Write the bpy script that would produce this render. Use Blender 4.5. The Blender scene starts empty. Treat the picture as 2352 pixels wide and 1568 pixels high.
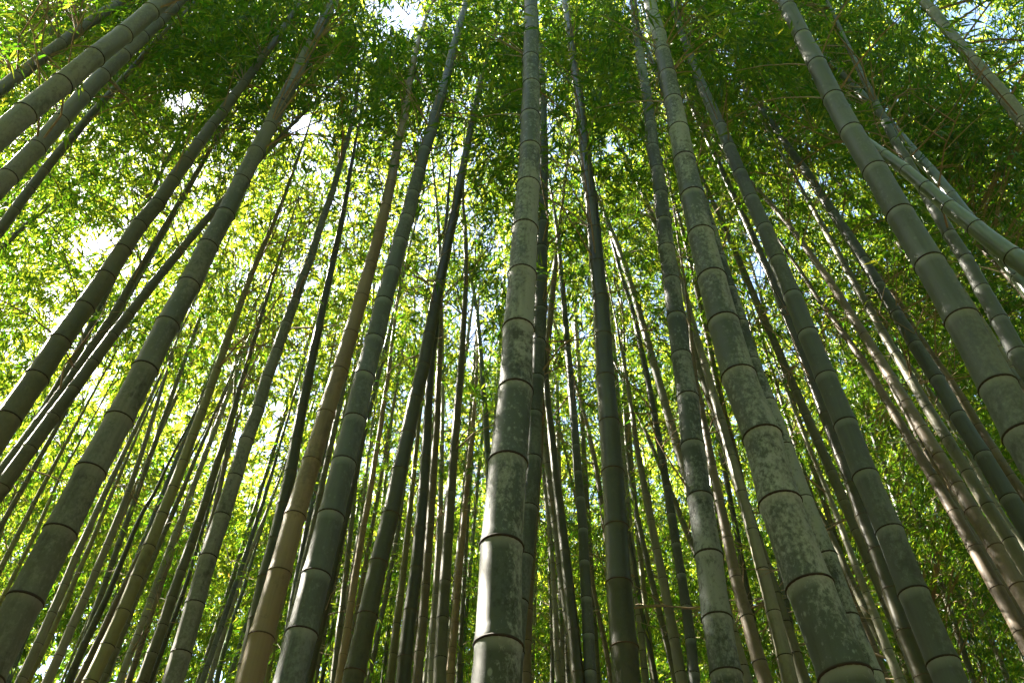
import bpy, math, random
import numpy as np

# ------------------------------------------------------------------ camera, world, sun, exposure
scene = bpy.context.scene
col = scene.collection
rng = np.random.default_rng(11)
random.seed(5)

PW, PH = 2352.0, 1568.0            # pixel frame in which the photograph was measured
FPX = 2000.0                       # focal length in those pixels
VPX, VPY = 74.0, 1794.0            # where verticals meet: right of / above the image centre
PITCH = math.pi / 2 - math.atan(math.hypot(VPX, VPY) / FPX)
ROLL = math.atan2(VPX, VPY)
CAM = np.array([0.0, 0.0, 1.6])
FWD = np.array([0.0, math.cos(PITCH), math.sin(PITCH)])
_R0 = np.array([1.0, 0.0, 0.0]); _U0 = np.array([0.0, -math.sin(PITCH), math.cos(PITCH)])
RIGHT = math.cos(ROLL) * _R0 + math.sin(ROLL) * _U0
UP = -math.sin(ROLL) * _R0 + math.cos(ROLL) * _U0

from mathutils import Matrix, Vector
cam_data = bpy.data.cameras.new('camera')
cam = bpy.data.objects.new('camera', cam_data); col.objects.link(cam)
cam_data.sensor_width = 36.0
cam_data.lens = 36.0 * FPX / PW
cam_data.clip_start = 0.05; cam_data.clip_end = 2000.0
M4 = Matrix(((RIGHT[0], UP[0], -FWD[0], CAM[0]), (RIGHT[1], UP[1], -FWD[1], CAM[1]),
             (RIGHT[2], UP[2], -FWD[2], CAM[2]), (0, 0, 0, 1)))
cam.matrix_world = M4
scene.camera = cam

SUN_AZ = math.radians(-66.0)       # from the view direction (+Y), negative = to the left
SUN_EL = math.radians(46.0)
world = bpy.data.worlds.new('World'); scene.world = world; world.use_nodes = True
wn = world.node_tree.nodes; wl = world.node_tree.links
bg = wn['Background']
sky = wn.new('ShaderNodeTexSky'); sky.sky_type = 'NISHITA'; sky.sun_disc = False
sky.sun_elevation = SUN_EL; sky.sun_rotation = SUN_AZ
sky.air_density = 1.0; sky.dust_density = 1.5; sky.ozone_density = 1.0
wl.new(sky.outputs[0], bg.inputs[0]); bg.inputs[1].default_value = 0.05

sd = bpy.data.lights.new('sun', 'SUN'); sd.energy = 5.0; sd.angle = math.radians(0.5); sd.color = (1.0, 0.92, 0.78)
sun = bpy.data.objects.new('sun', sd); col.objects.link(sun)
sdir = Vector((math.sin(SUN_AZ) * math.cos(SUN_EL), math.cos(SUN_AZ) * math.cos(SUN_EL), math.sin(SUN_EL)))
sun.rotation_euler = sdir.to_track_quat('Z', 'Y').to_euler()
sun.location = (-12, 6, 30)

vs = scene.view_settings
vs.view_transform = 'Standard'; vs.look = 'None'; vs.gamma = 1.0; vs.use_curve_mapping = False
vs.exposure = 3.98
cy = scene.cycles
cy.max_bounces = 6; cy.diffuse_bounces = 4; cy.glossy_bounces = 2; cy.transmission_bounces = 4
cy.sample_clamp_indirect = 6.0
cy.use_denoising = True; cy.denoising_prefilter = 'ACCURATE'; cy.denoising_input_passes = 'RGB_ALBEDO_NORMAL'

# ------------------------------------------------------------------ pixel helpers
def ray(px, py):
    d = FWD * FPX + RIGHT * (px - PW / 2) + UP * (PH / 2 - py)
    return d / np.linalg.norm(d)

def project(P):
    d = np.asarray(P) - CAM
    z = d @ FWD
    zz = np.where(np.abs(z) < 1e-6, 1e-6, z)
    return PW / 2 + FPX * (d @ RIGHT) / zz, PH / 2 - FPX * (d @ UP) / zz, z

# ------------------------------------------------------------------ materials
def new_mat(name):
    m = bpy.data.materials.new(name); m.use_nodes = True
    nt = m.node_tree
    for n in list(nt.nodes):
        nt.nodes.remove(n)
    return m, nt

def culm_mat(name, base, dark, pale, lichen, wax=0.3, rough=0.55, spec=0.4):
    m, nt = new_mat(name); N = nt.nodes.new; L = nt.links.new
    out = N('ShaderNodeOutputMaterial'); p = N('ShaderNodeBsdfPrincipled')
    L(p.outputs[0], out.inputs[0])
    tc = N('ShaderNodeTexCoord'); oi = N('ShaderNodeObjectInfo')
    mul = N('ShaderNodeMath'); mul.operation = 'MULTIPLY'; mul.inputs[1].default_value = 57.0
    L(oi.outputs['Random'], mul.inputs[0])
    add = N('ShaderNodeVectorMath'); add.operation = 'ADD'
    L(tc.outputs['Object'], add.inputs[0]); L(mul.outputs[0], add.inputs[1])
    def noise(scale, detail, stretch=None, rough_=0.55, dist=0.0):
        n = N('ShaderNodeTexNoise'); n.inputs['Scale'].default_value = scale
        n.inputs['Detail'].default_value = detail; n.inputs['Roughness'].default_value = rough_
        n.inputs['Distortion'].default_value = dist
        if stretch:
            mp = N('ShaderNodeMapping'); mp.inputs['Scale'].default_value = stretch
            L(add.outputs[0], mp.inputs[0]); L(mp.outputs[0], n.inputs['Vector'])
        else:
            L(add.outputs[0], n.inputs['Vector'])
        return n
    def ramp(a, b, src):
        r = N('ShaderNodeMapRange'); r.inputs[1].default_value = a; r.inputs[2].default_value = b
        L(src, r.inputs[0]); return r
    def mix(f, a, b):
        x = N('ShaderNodeMix'); x.data_type = 'RGBA'
        if isinstance(f, float): x.inputs[0].default_value = f
        else: L(f, x.inputs[0])
        for v, i in ((a, 6), (b, 7)):
            if isinstance(v, tuple): x.inputs[i].default_value = v + (1,)
            else: L(v, x.inputs[i])
        return x.outputs[2]
    # long soft drift between the two main tones, and fine fibres along the culm
    n1 = noise(2.2, 3, (1, 1, 0.5)); c = mix(ramp(0.35, 0.7, n1.outputs[0]).outputs[0], base, dark)
    n2 = noise(90, 2, (1, 1, 0.03)); f = ramp(0.3, 0.7, n2.outputs[0])
    fm = N('ShaderNodeMath'); fm.operation = 'MULTIPLY'; fm.inputs[1].default_value = 0.22
    L(f.outputs[0], fm.inputs[0]); c = mix(fm.outputs[0], c, tuple(x * 0.45 for x in base))
    # mould and lichen in blotches of their own shape
    n3 = noise(52, 8, (1, 1, 0.7), 0.74, 0.2); n4 = noise(2.4, 4, (1.3, 1.3, 0.45), 0.6)
    lm = N('ShaderNodeMath'); lm.operation = 'ADD'
    r4 = ramp(0.0, 1.0, n4.outputs[0]); sc4 = N('ShaderNodeMath'); sc4.operation = 'MULTIPLY'; sc4.inputs[1].default_value = 1.25
    L(r4.outputs[0], sc4.inputs[0]); L(sc4.outputs[0], lm.inputs[0]); L(n3.outputs[0], lm.inputs[1])
    ge = N('ShaderNodeNewGeometry'); dt = N('ShaderNodeVectorMath'); dt.operation = 'DOT_PRODUCT'; dt.inputs[1].default_value = (0.075, -0.03, 0.0)
    L(ge.outputs['Normal'], dt.inputs[0]); lm_ = lm; lm = N('ShaderNodeMath'); lm.operation = 'ADD'
    L(lm_.outputs[0], lm.inputs[0]); L(dt.outputs['Value'], lm.inputs[1])
    thr = 1.24 - 0.16 * lichen
    lr = ramp(thr, thr + 0.2, lm.outputs[0]); lk = N('ShaderNodeMath'); lk.operation = 'MULTIPLY'; lk.inputs[1].default_value = min(1.0, 0.35 + 0.5 * lichen)
    L(lr.outputs[0], lk.inputs[0]); c = mix(lk.outputs[0], c, pale)
    vo = N('ShaderNodeTexVoronoi'); vo.inputs['Scale'].default_value = 34; vo.inputs['Randomness'].default_value = 1.0
    mpv = N('ShaderNodeMapping'); mpv.inputs['Scale'].default_value = (1, 1, 0.6); L(add.outputs[0], mpv.inputs[0]); L(mpv.outputs[0], vo.inputs['Vector'])
    sepc = N('ShaderNodeSeparateColor'); L(vo.outputs['Color'], sepc.inputs[0])
    szr = N('ShaderNodeMapRange'); szr.inputs[1].default_value = 0.55; szr.inputs[2].default_value = 1.0; szr.inputs[3].default_value = 0.0; szr.inputs[4].default_value = 0.36
    L(sepc.outputs[0], szr.inputs[0])
    sub = N('ShaderNodeMath'); sub.operation = 'SUBTRACT'; L(szr.outputs[0], sub.inputs[0]); L(vo.outputs['Distance'], sub.inputs[1])
    spr = ramp(0.0, 0.12, sub.outputs[0]); spk = N('ShaderNodeMath'); spk.operation = 'MULTIPLY'; spk.inputs[1].default_value = 0.55 * lichen
    L(spr.outputs[0], spk.inputs[0]); c = mix(spk.outputs[0], c, pale)
    # long vertical stains and scratches
    n7 = noise(14, 4, (1, 1, 0.06), 0.6); st = ramp(0.56, 0.72, n7.outputs[0]); sk = N('ShaderNodeMath'); sk.operation = 'MULTIPLY'; sk.inputs[1].default_value = 0.5
    L(st.outputs[0], sk.inputs[0]); c = mix(sk.outputs[0], c, tuple(x * 0.5 for x in dark))
    n5 = noise(28, 6, (1, 1, 0.7), 0.7); n6 = noise(4.3, 2, (1, 1, 0.5))
    dm = N('ShaderNodeMath'); dm.operation = 'ADD'; L(n5.outputs[0], dm.inputs[0]); L(n6.outputs[0], dm.inputs[1])
    dr = ramp(1.1, 1.26, dm.outputs[0]); dk = N('ShaderNodeMath'); dk.operation = 'MULTIPLY'; dk.inputs[1].default_value = 0.3 + 0.45 * lichen
    L(dr.outputs[0], dk.inputs[0]); c = mix(dk.outputs[0], c, tuple(x * 0.35 for x in dark))
    # waxy bloom just under each node, brown scar line at the node
    at = N('ShaderNodeAttribute'); at.attribute_name = 'node_d'
    wr = N('ShaderNodeMapRange'); wr.inputs[1].default_value = -0.055; wr.inputs[2].default_value = -0.004
    L(at.outputs['Fac'], wr.inputs[0])
    pos = N('ShaderNodeMath'); pos.operation = 'LESS_THAN'; pos.inputs[1].default_value = 0.003
    L(at.outputs['Fac'], pos.inputs[0])
    wm = N('ShaderNodeMath'); wm.operation = 'MULTIPLY'; L(wr.outputs[0], wm.inputs[0]); L(pos.outputs[0], wm.inputs[1])
    wm2 = N('ShaderNodeMath'); wm2.operation = 'MULTIPLY'; wm2.inputs[1].default_value = wax
    L(wm.outputs[0], wm2.inputs[0]); c = mix(wm2.outputs[0], c, tuple(min(.5, x * 1.25 + .02) for x in pale))
    # per-culm brightness variation
    hv = N('ShaderNodeHueSaturation'); vr = N('ShaderNodeMapRange'); vr.inputs[3].default_value = 0.85; vr.inputs[4].default_value = 1.15
    L(oi.outputs['Random'], vr.inputs[0]); L(vr.outputs[0], hv.inputs['Value']); L(c, hv.inputs['Color'])
    L(hv.outputs[0], p.inputs['Base Color'])
    rr = N('ShaderNodeMapRange'); rr.inputs[3].default_value = rough; rr.inputs[4].default_value = min(0.95, rough + 0.35)
    L(lr.outputs[0], rr.inputs[0]); L(rr.outputs[0], p.inputs['Roughness'])
    p.inputs['Specular IOR Level'].default_value = spec
    bp = N('ShaderNodeBump'); bp.inputs['Strength'].default_value = 0.25; bp.inputs['Distance'].default_value = 0.002
    L(n3.outputs[0], bp.inputs['Height']); L(bp.outputs[0], p.inputs['Normal'])
    return m

PALE = (0.24, 0.265, 0.235)
MAT = {
    'lichen': culm_mat('culm_grey_green_lichen', (0.063, 0.076, 0.068), (0.04, 0.046, 0.026), (0.31, 0.335, 0.325), 1.0, 0.5),
    'wax':    culm_mat('culm_grey_green', (0.092, 0.105, 0.102), (0.06, 0.066, 0.048), (0.24, 0.27, 0.26), 0.3, 0.5),
    'grey':   culm_mat('culm_grey_mottled', (0.15, 0.152, 0.118), (0.066, 0.072, 0.045), (0.24, 0.245, 0.21), 0.85, 0.4),
    'olive':  culm_mat('culm_olive', (0.135, 0.13, 0.075), (0.085, 0.083, 0.042), (0.2, 0.19, 0.13), 0.3, 0.35),
    'warm':   culm_mat('culm_warm_grey', (0.165, 0.16, 0.118), (0.10, 0.1, 0.062), (0.26, 0.26, 0.215), 0.55, 0.45),
    'dark':   culm_mat('culm_dark_olive_brown', (0.05, 0.048, 0.022), (0.036, 0.031, 0.014), (0.10, 0.095, 0.055), 0.2, 0.3, 0.34),
    'brown':  culm_mat('culm_brown', (0.17, 0.128, 0.075), (0.10, 0.073, 0.04), (0.2, 0.17, 0.12), 0.4, 0.3, 0.5),
    'tan':    culm_mat('culm_tan', (0.34, 0.245, 0.14), (0.24, 0.165, 0.085), (0.28, 0.215, 0.14), 0.3, 0.2, 0.5),
    'pink':   culm_mat('culm_pinkish_brown', (0.23, 0.18, 0.128), (0.14, 0.105, 0.07), (0.28, 0.23, 0.175), 0.4, 0.25, 0.5),
    'pale':   culm_mat('culm_pale', (0.26, 0.25, 0.18), (0.15, 0.143, 0.09), (0.28, 0.27, 0.22), 0.4, 0.3, 0.5),
    'green':  culm_mat('culm_glossy_green', (0.058, 0.082, 0.038), (0.038, 0.054, 0.022), (0.15, 0.17, 0.12), 0.1, 0.3, 0.28, 0.6),
    'yellow': culm_mat('culm_yellow_green', (0.22, 0.205, 0.08), (0.135, 0.122, 0.046), (0.22, 0.2, 0.115), 0.2, 0.3),
}
KINDWORD = {'lichen': 'grey-green', 'wax': 'grey-green', 'grey': 'mottled grey', 'olive': 'olive', 'dark': 'dark olive-brown',
            'brown': 'brown', 'tan': 'tan', 'warm': 'warm grey', 'pink': 'pinkish brown', 'pale': 'pale', 'green': 'glossy green', 'yellow': 'yellow-green'}

def plain_mat(name, colr, rough=0.8):
    m, nt = new_mat(name); N = nt.nodes.new; L = nt.links.new
    out = N('ShaderNodeOutputMaterial'); p = N('ShaderNodeBsdfPrincipled'); L(p.outputs[0], out.inputs[0])
    tc = N('ShaderNodeTexCoord'); n = N('ShaderNodeTexNoise'); n.inputs['Scale'].default_value = 40
    L(tc.outputs['Object'], n.inputs['Vector'])
    x = N('ShaderNodeMix'); x.data_type = 'RGBA'; L(n.outputs[0], x.inputs[0])
    x.inputs[6].default_value = tuple(v * 0.6 for v in colr) + (1,); x.inputs[7].default_value = tuple(min(1, v * 1.4) for v in colr) + (1,)
    L(x.outputs[2], p.inputs['Base Color']); p.inputs['Roughness'].default_value = rough
    return m
RING_DARK = plain_mat('node_scar_shadow_dark', (0.020, 0.014, 0.008))  # near-black brown scar, with the shadow under its ridge put into the colour
RING_BROWN = plain_mat('node_scar_brown', (0.07, 0.045, 0.024))
BRANCH = plain_mat('branch_bark', (0.27, 0.20, 0.11))

def leaf_mat():
    m, nt = new_mat('bamboo_leaf'); N = nt.nodes.new; L = nt.links.new
    out = N('ShaderNodeOutputMaterial')
    at = N('ShaderNodeAttribute'); at.attribute_name = 'tint'
    def ramp(cols):
        r = N('ShaderNodeValToRGB'); e = r.color_ramp.elements
        e[0].position = 0; e[0].color = cols[0] + (1,); e[1].position = 1; e[1].color = cols[-1] + (1,)
        x = e.new(0.42); x.color = tuple(p * .7 + q * .3 for p, q in zip(cols[0], cols[1])) + (1,)
        x = e.new(0.80); x.color = cols[1] + (1,); x = e.new(0.95); x.color = cols[2] + (1,)
        L(at.outputs['Fac'], r.inputs[0]); return r
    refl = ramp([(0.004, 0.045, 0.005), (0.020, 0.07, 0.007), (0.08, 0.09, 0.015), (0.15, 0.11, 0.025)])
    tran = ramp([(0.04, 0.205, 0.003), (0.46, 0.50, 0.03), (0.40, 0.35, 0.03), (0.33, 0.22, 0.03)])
    d = N('ShaderNodeBsdfDiffuse'); t = N('ShaderNodeBsdfTranslucent'); g = N('ShaderNodeBsdfGlossy')
    g.inputs['Roughness'].default_value = 0.38
    L(refl.outputs[0], d.inputs[0]); L(tran.outputs[0], t.inputs[0]); g.inputs[0].default_value = (0.8, 0.9, 0.8, 1)
    a = N('ShaderNodeMixShader'); a.inputs[0].default_value = 0.55
    L(d.outputs[0], a.inputs[1]); L(t.outputs[0], a.inputs[2])
    b = N('ShaderNodeMixShader'); b.inputs[0].default_value = 0.04
    L(a.outputs[0], b.inputs[1]); L(g.outputs[0], b.inputs[2]); L(b.outputs[0], out.inputs[0])
    return m
LEAF = leaf_mat()

def ground_mat():
    m, nt = new_mat('leaf_litter'); N = nt.nodes.new; L = nt.links.new
    out = N('ShaderNodeOutputMaterial'); p = N('ShaderNodeBsdfPrincipled'); L(p.outputs[0], out.inputs[0])
    tc = N('ShaderNodeTexCoord'); n = N('ShaderNodeTexNoise'); n.inputs['Scale'].default_value = 6; n.inputs['Detail'].default_value = 8
    L(tc.outputs['Object'], n.inputs['Vector'])
    r = N('ShaderNodeValToRGB'); e = r.color_ramp.elements
    e[0].position = 0.3; e[0].color = (0.05, 0.033, 0.018, 1); e[1].position = 0.7; e[1].color = (0.2, 0.14, 0.075, 1)
    L(n.outputs[0], r.inputs[0]); L(r.outputs[0], p.inputs['Base Color']); p.inputs['Roughness'].default_value = 0.95
    b = N('ShaderNodeBump'); b.inputs['Strength'].default_value = 0.6; b.inputs['Distance'].default_value = 0.03
    L(n.outputs[0], b.inputs['Height']); L(b.outputs[0], p.inputs['Normal'])
    return m

# ------------------------------------------------------------------ mesh helpers
def mesh_arrays(name, V, F, mat, smooth=False, attrs=None):
    """V (n,3), F (m,k) with one face size k."""
    me = bpy.data.meshes.new(name)
    V = np.ascontiguousarray(V, dtype=np.float32); F = np.ascontiguousarray(F, dtype=np.int32)
    k = F.shape[1]
    me.vertices.add(len(V)); me.vertices.foreach_set('co', V.ravel())
    me.loops.add(F.size); me.loops.foreach_set('vertex_index', F.ravel())
    me.polygons.add(len(F)); me.polygons.foreach_set('loop_start', np.arange(0, F.size, k, dtype=np.int32))
    me.polygons.foreach_set('use_smooth', np.full(len(F), smooth, dtype=bool))
    for nm, dom, arr in (attrs or []):
        a = me.attributes.new(nm, 'FLOAT', dom); a.data.foreach_set('value', np.ascontiguousarray(arr, dtype=np.float32))
    me.materials.append(mat)
    me.update(calc_edges=True)
    return me

def add_obj(name, me, parent=None, loc=None):
    o = bpy.data.objects.new(name, me); col.objects.link(o)
    if parent is not None: o.parent = parent
    if loc is not None: o.location = loc
    return o

# ------------------------------------------------------------------ ground
gx = np.linspace(-300, 300, 61); GX, GY = np.meshgrid(gx, gx)
GZ = 0.12 * np.sin(GX * 0.13) * np.sin(GY * 0.11) - 0.12
gv = np.stack([GX.ravel(), GY.ravel(), GZ.ravel()], 1)
gi = np.arange(60 * 60); gr, gc = gi // 60, gi % 60
gf = np.stack([gr * 61 + gc, gr * 61 + gc + 1, (gr + 1) * 61 + gc + 1, (gr + 1) * 61 + gc], 1)
ground = add_obj('ground', mesh_arrays('ground', gv, gf, ground_mat(), True))
ground['kind'] = 'structure'; ground['label'] = 'forest floor covered in brown bamboo leaf litter'; ground['category'] = 'ground'

# ------------------------------------------------------------------ culms measured in the photograph
# kind | label (or - for automatic) | x,y[,w] ... from bottom or top | node y's
CULMS = []
def C(kind, label, pts, nodes=None, short=None, diam=None):
    P = []
    for t in pts.split():
        a = [float(v) for v in t.split(',')]
        P.append((a[0], a[1], a[2] if len(a) > 2 else None))
    P.sort(key=lambda q: -q[1])
    CULMS.append(dict(kind=kind, label=label, pts=P, nodes=[float(v) for v in nodes.split()] if nodes else None, short=short, diam=diam))
C('warm', 'upper left corner culm, slimmer, with green leaves hanging across it', '12,198,29 79,146 143,97,25 198,57 249,22,22 286,0', None, 'corner culm', .10)
C('warm', 'thick smooth culm leaning from the left edge, uppermost thick one there', '0,312,54 57,262 141,197,50 215,133 282,81,44 343,29,37 373,0', '262 195 131 79 27', 'uppermost thick culm', .125)
C('warm', 'thick culm leaning from the left edge just below the thickest upper one', '0,428,43 17,410 81,341,41 138,281 189,223,37 236,173 281,128,32 326,86 361,50 396,15,28 413,0', '408 341 280 222 172 127 85 50 15', 'second thick culm', .115)
C('olive', '-', '7,517,25 55,449 102,391,22 146,339 191,289,18 223,247 262,202,15 289,175 323,134,12 356,97 390,64,10 413,40')
C('olive', '-', '0,575,13 50,524 89,494 123,462,11 155,437 188,408 225,376,9 265,339 305,306,7')
C('olive', '-', '0,487,10 34,433 77,390,9 128,336 168,296 215,272,7 259,240 336,183,6')
C('dark', '-', '0,140,14 40,112 110,87,12 175,62,10')
C('olive', 'thick dark olive culm rising from left edge and bending glossy at top', '-17,1021,57 18,964 78,868,53 136,786 191,709,45 239,638 282,578,39 322,521 358,467,34 396,418 427,373,29 455,333 484,292 509,260,25 534,227 558,193 579,165,19 601,134 635,91,14 658,54 692,0,10', '962 866 785 707 636 577 520 466 417 372 332 291 259 226 192 132 90', 'thick olive culm', .13)
C('olive', '-', '30,1045,20 91,957 134,887,18 171,820 202,756,15 249,672 285,585 319,500,12 346,457 363,410 380,376,10 398,339 420,299 447,262 484,208,6')
C('olive', '-', '20,1060,26 95,965 148,893,23 188,831 225,776,21 259,719 291,668,19 319,625 346,581,17 380,527 410,467,14 433,430 467,370 497,319,11 524,282 551,242 571,215,7')
C('olive', 'dark slim culm in front of two others, sunlit along its left edge', '0,1130,38 25,1090 65,1031,36 119,957 166,895,28 208,833 259,774,25 296,725 336,675,21 373,625 406,584 437,547,16 460,520 487,494 521,443 605,359,12 632,329 672,286,10 706,252 739,218,8', '1121 1030 956 893 831 772 724 672 623 583 546', 'slim dark culm')
C('grey', 'thick mottled grey culm running from lower left corner to the top edge', '-10,1500,84 55,1377,80 136,1224,73 208,1085,69 274,964,64 331,851,58 385,749,52 433,655,47 477,568,42 516,494 554,418,37 586,351 615,292,33 647,239 669,193 692,144,27 712,108 733,67 751,30 769,0,19', '1377 1224 1085 964 851 749 655 568 494 418 351 292 239 193 144 104 65 28', 'mottled grey culm', .145)
C('yellow', '-', '208,1568,35 247,1483 282,1404,31 312,1327 343,1256,28 373,1182 398,1122,24 417,1061 442,1003,22 464,947 482,895,19 497,850 514,803 527,762,16 541,722 558,682 578,635,13 591,598 605,564,11 625,521,9', '1483 1404 1327 1256 1182 1122 1061 1003 947 895 850 803 762 722 682 635 598 564')
C('olive', '-', '235,1568,18 265,1488 289,1428 312,1377,15 336,1320 360,1270 396,1176,12 423,1108 454,1041 467,1018,9 490,954 511,907,6')
C('pale', 'slim culm with a bright white sunlit strip, near bottom left sky gap', '108,1568,23 128,1525 148,1478,20 168,1427 195,1374 215,1320,18 232,1290 249,1249 265,1206,15 286,1155 296,1108 323,1051,11 336,1008 356,944 376,877 393,823,7', None, 'sun-striped culm')
C('pale', '-', '45,1568,24 60,1542 84,1485,22 111,1424 138,1367,19 161,1310 185,1256,16 205,1209 228,1162 249,1115,13 272,1068,11')
C('yellow', '-', '60,1568,16 77,1535 104,1481,15 128,1431 151,1377,13 171,1333 191,1290 212,1239,11 232,1189 259,1128,9')
C('yellow', '-', '7,1293,13 30,1250 50,1209,12 67,1176 91,1132,11 111,1092 134,1051,9')
C('yellow', '-', '10,1364,11 30,1320 47,1297 64,1256,10 84,1216 108,1165,9 128,1115 165,1048,7')
C('yellow', '-', '0,1233,9 13,1189 30,1139,8 47,1090,7')
C('dark', '-', '158,1568,19 191,1484 218,1431,16 242,1377 265,1323,13 286,1273 309,1216,11 349,1142,8')
C('brown', '-', '178,1568,17 215,1491 242,1434,15 269,1374 296,1320,12 329,1256,9')
C('olive', 'slim olive culm lit pale along its left side, left of the leaning grey one', '326,1568,28 349,1501 373,1437,25 396,1374 417,1313,22 437,1249 454,1202,19 467,1155 484,1108 504,1058,16 514,1018 531,957,14 548,900 568,836 585,776,11 605,710,8', '1501 1437 1374 1313 1249 1202 1155 1108')
C('brown', '-', '484,1209,13 497,1152 511,1092,12 524,1025 529,984,11 538,924 541,857,9 541,783,7')
C('dark', '-', '343,1568,14 353,1538 380,1471,13 403,1404 433,1327,11 457,1243,8')
C('grey', 'mid-size smooth grey culm left of the tan one, its joints widely spaced', '398,1568,52 415,1500,49 448,1389,44 480,1283,39 511,1186,36 539,1097,33 554,1048 566,1014,32 589,940,29 611,872,26 633,806 657,749,23 675,692 695,638,20 710,591 727,548,17 739,521 752,467,15 766,430 783,386,13 794,323 804,296,10 814,262 824,181,6', '1500 1389 1283 1186 1097 1014 940 872 806 745 690 638 590 546 500 455', 'grey mid-size culm', .125)
C('wax', '-', '464,1568,15 470,1545 497,1471,13 521,1401 544,1327,12 571,1256 595,1182,10 611,1128 635,1048,8')
C('pale', '-', '480,1568,13 504,1488 524,1421,12 544,1354 568,1290,10 591,1229 615,1169,8')
C('green', '-', '497,1568,12 521,1471 544,1397,11 568,1320,8')
C('dark', 'dark brown slim culm going behind the tan one', '611,1327,31 631,1243,30 648,1166 665,1092,29 679,1021 692,961,27 699,900 714,840,22 729,783 736,736,20 746,689,18 756,621 773,558,14 783,521 791,497,11 794,447 801,410,9', None, 'slim brown-black culm')
C('tan', 'thick tan dead-looking culm left of centre with a fine crack', '568,1568,61 598,1464,56 642,1317,51 679,1186,49 715,1061,47 726,1045 749,954 773,850,38 802,768,35 828,685,31 850,610,28 870,541,25 885,480 897,423,24 908,373,20 915,326,17 925,286 932,242,15 939,202 945,165,13 957,111 967,71,12 977,37 999,0,9', '1464 1317 1186 1061 954 852 768 685 610 541 478 423 373 326 286 242 202 165 111 71', 'tan culm', .13)
C('wax', 'thick green-grey culm just right of the tan one', '668,1568,78 695,1455,71 728,1323,64 762,1189,59 789,1048,54 811,964,50 836,867,46 860,780,43 881,697,40 902,625,37 922,558,35 934,504,32 949,447 962,396,29 974,346 986,302,25 999,262 1011,222,21 1021,181 1033,144,19 1043,111 1051,81,16 1058,54 1068,0,12', '1455 1323 1189 1064 964 867 780 697 625 558 504 447 396 346 302 262 222 181 144 111 81 54 27', 'thick green-grey culm', .14)
C('dark', '-', '820,1075,14 831,1025,14 841,967 855,917 868,867,13 881,806 895,756 912,709,12 922,655 935,581 949,537,10')
C('wax', '-', '638,1568,15 658,1454,14 672,1387 682,1323,14 695,1263 705,1206,13 719,1150 740,1060,11')
C('olive', '-', '690,1340,17 702,1283,17 719,1216 729,1159,16 742,1108 752,1058,15 768,985,13')
C('tan', '-', '787,1508,20 799,1428 813,1350,17 824,1273 834,1209,15 848,1142 856,1085,13 863,1048 875,974,11 885,914 891,857 902,772,9 908,729,8', None, 'slim tan culm')
C('pale', '-', '797,1377,11 808,1320 818,1260 828,1203,10 834,1159 844,1061,9 855,980,8')
C('olive', '-', '765,1568,15 775,1480,14 784,1404 794,1320,13 804,1233 811,1165,12 818,1088 828,1010,10')
C('dark', 'dark green-brown thick culm left of centre, almost black low down', '809,1568,52 814,1545 846,1414,46 872,1293,42 896,1184,39 915,1083,36 927,1047 937,998,35 954,917,32 970,840,30 985,772,28 999,705 1010,652,24 1022,593 1034,527,22 1039,497 1049,450,21 1059,406 1064,369,19 1075,336 1081,299,17 1088,272 1096,238,15 1101,208 1108,178,12 1113,144 1127,111,9 1138,76,7', '1545 1414 1293 1184 1083 998 917 840 772 705 650 593 545 497 450 406 369 336 299 268 238 208 178', 'dark green-brown culm', .125)
C('dark', '-', '925,1568,36 937,1458,34 949,1360 957,1273,28 965,1192 974,1115,24 979,1041,21 982,930,19 987,877 992,830,17 999,772,15', None, 'second dark culm')
C('olive', '-', '855,1528,12 865,1464 878,1404,11 888,1357 898,1307 908,1249,10 918,1192 928,1120,9 938,1040 945,950 950,860,8 952,763 952,655 952,571,7')
C('yellow', '-', '895,1568,21 902,1501 912,1428,19 918,1377 928,1300,15 937,1209 947,1125,12 955,1041 965,950,9')
C('brown', 'slim brown culm fourth left of the central one, sunlit low down', '962,1568,25 967,1444,24 972,1360 982,1276,21 991,1203 996,1108,16 1002,991,13 1004,924 1009,857,12 1011,789 1012,729 1007,588,10 1007,527 1006,470 1001,427 992,396,8')
C('pale', '-', '989,1568,19 994,1478,18 999,1394 1002,1310,15 1009,1233 1012,1125,12 1014,1041,11 1016,950,9')
C('olive', 'slim olive-brown culm with sun patches passing the narrow sky gap', '1009,1568,30 1012,1511,29 1017,1421 1023,1337,26 1029,1229,24 1036,1132 1043,1041,21 1049,974,19 1056,890 1061,806,15 1065,722,12 1068,655 1070,588,10 1070,521 1063,470,8', '1511 1421 1337 1229 1132 1041 974 890 806', 'sun-patched olive culm')
C('green', 'slim green culm left of centre vanishing behind the big central one', '1124,1110,17 1120,1048,16 1117,991 1113,924,14 1108,857 1101,783,11 1096,725 1088,665,9 1076,615,7')
C('tan', 'thin orange-tan culm just left of the big central one', '1034,1568,19 1038,1511 1043,1444,18 1048,1377 1053,1310,17 1060,1249 1068,1182,15 1073,1108 1080,1041,13 1086,967 1093,890,9 1096,823 1096,776,7', None, 'orange-tan culm')
C('olive', '-', '1054,1528,12 1060,1444 1063,1377,11 1066,1320 1071,1243,10 1078,1150,8')
C('pale', '-', '1190,560,11 1180,487,10 1175,447 1169,396,9 1160,353 1154,309 1145,262,7')
C('lichen', 'thickest central culm, grey-green with pale lichen specks and dark joints', '1138,1568,114 1142,1481,109 1155,1256,97 1168,1061,88 1179,895,78 1190,756,70 1200,628,63 1204,521,58 1209,517 1212,428,51 1216,343,47 1218,265,43 1220,197,40 1220,133,37 1220,74,34 1218,22,31 1217,0,30', '1487 1258 1066 899 759 635 528 430 345 268 199 137 79 28', 'big central culm', .16)
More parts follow.
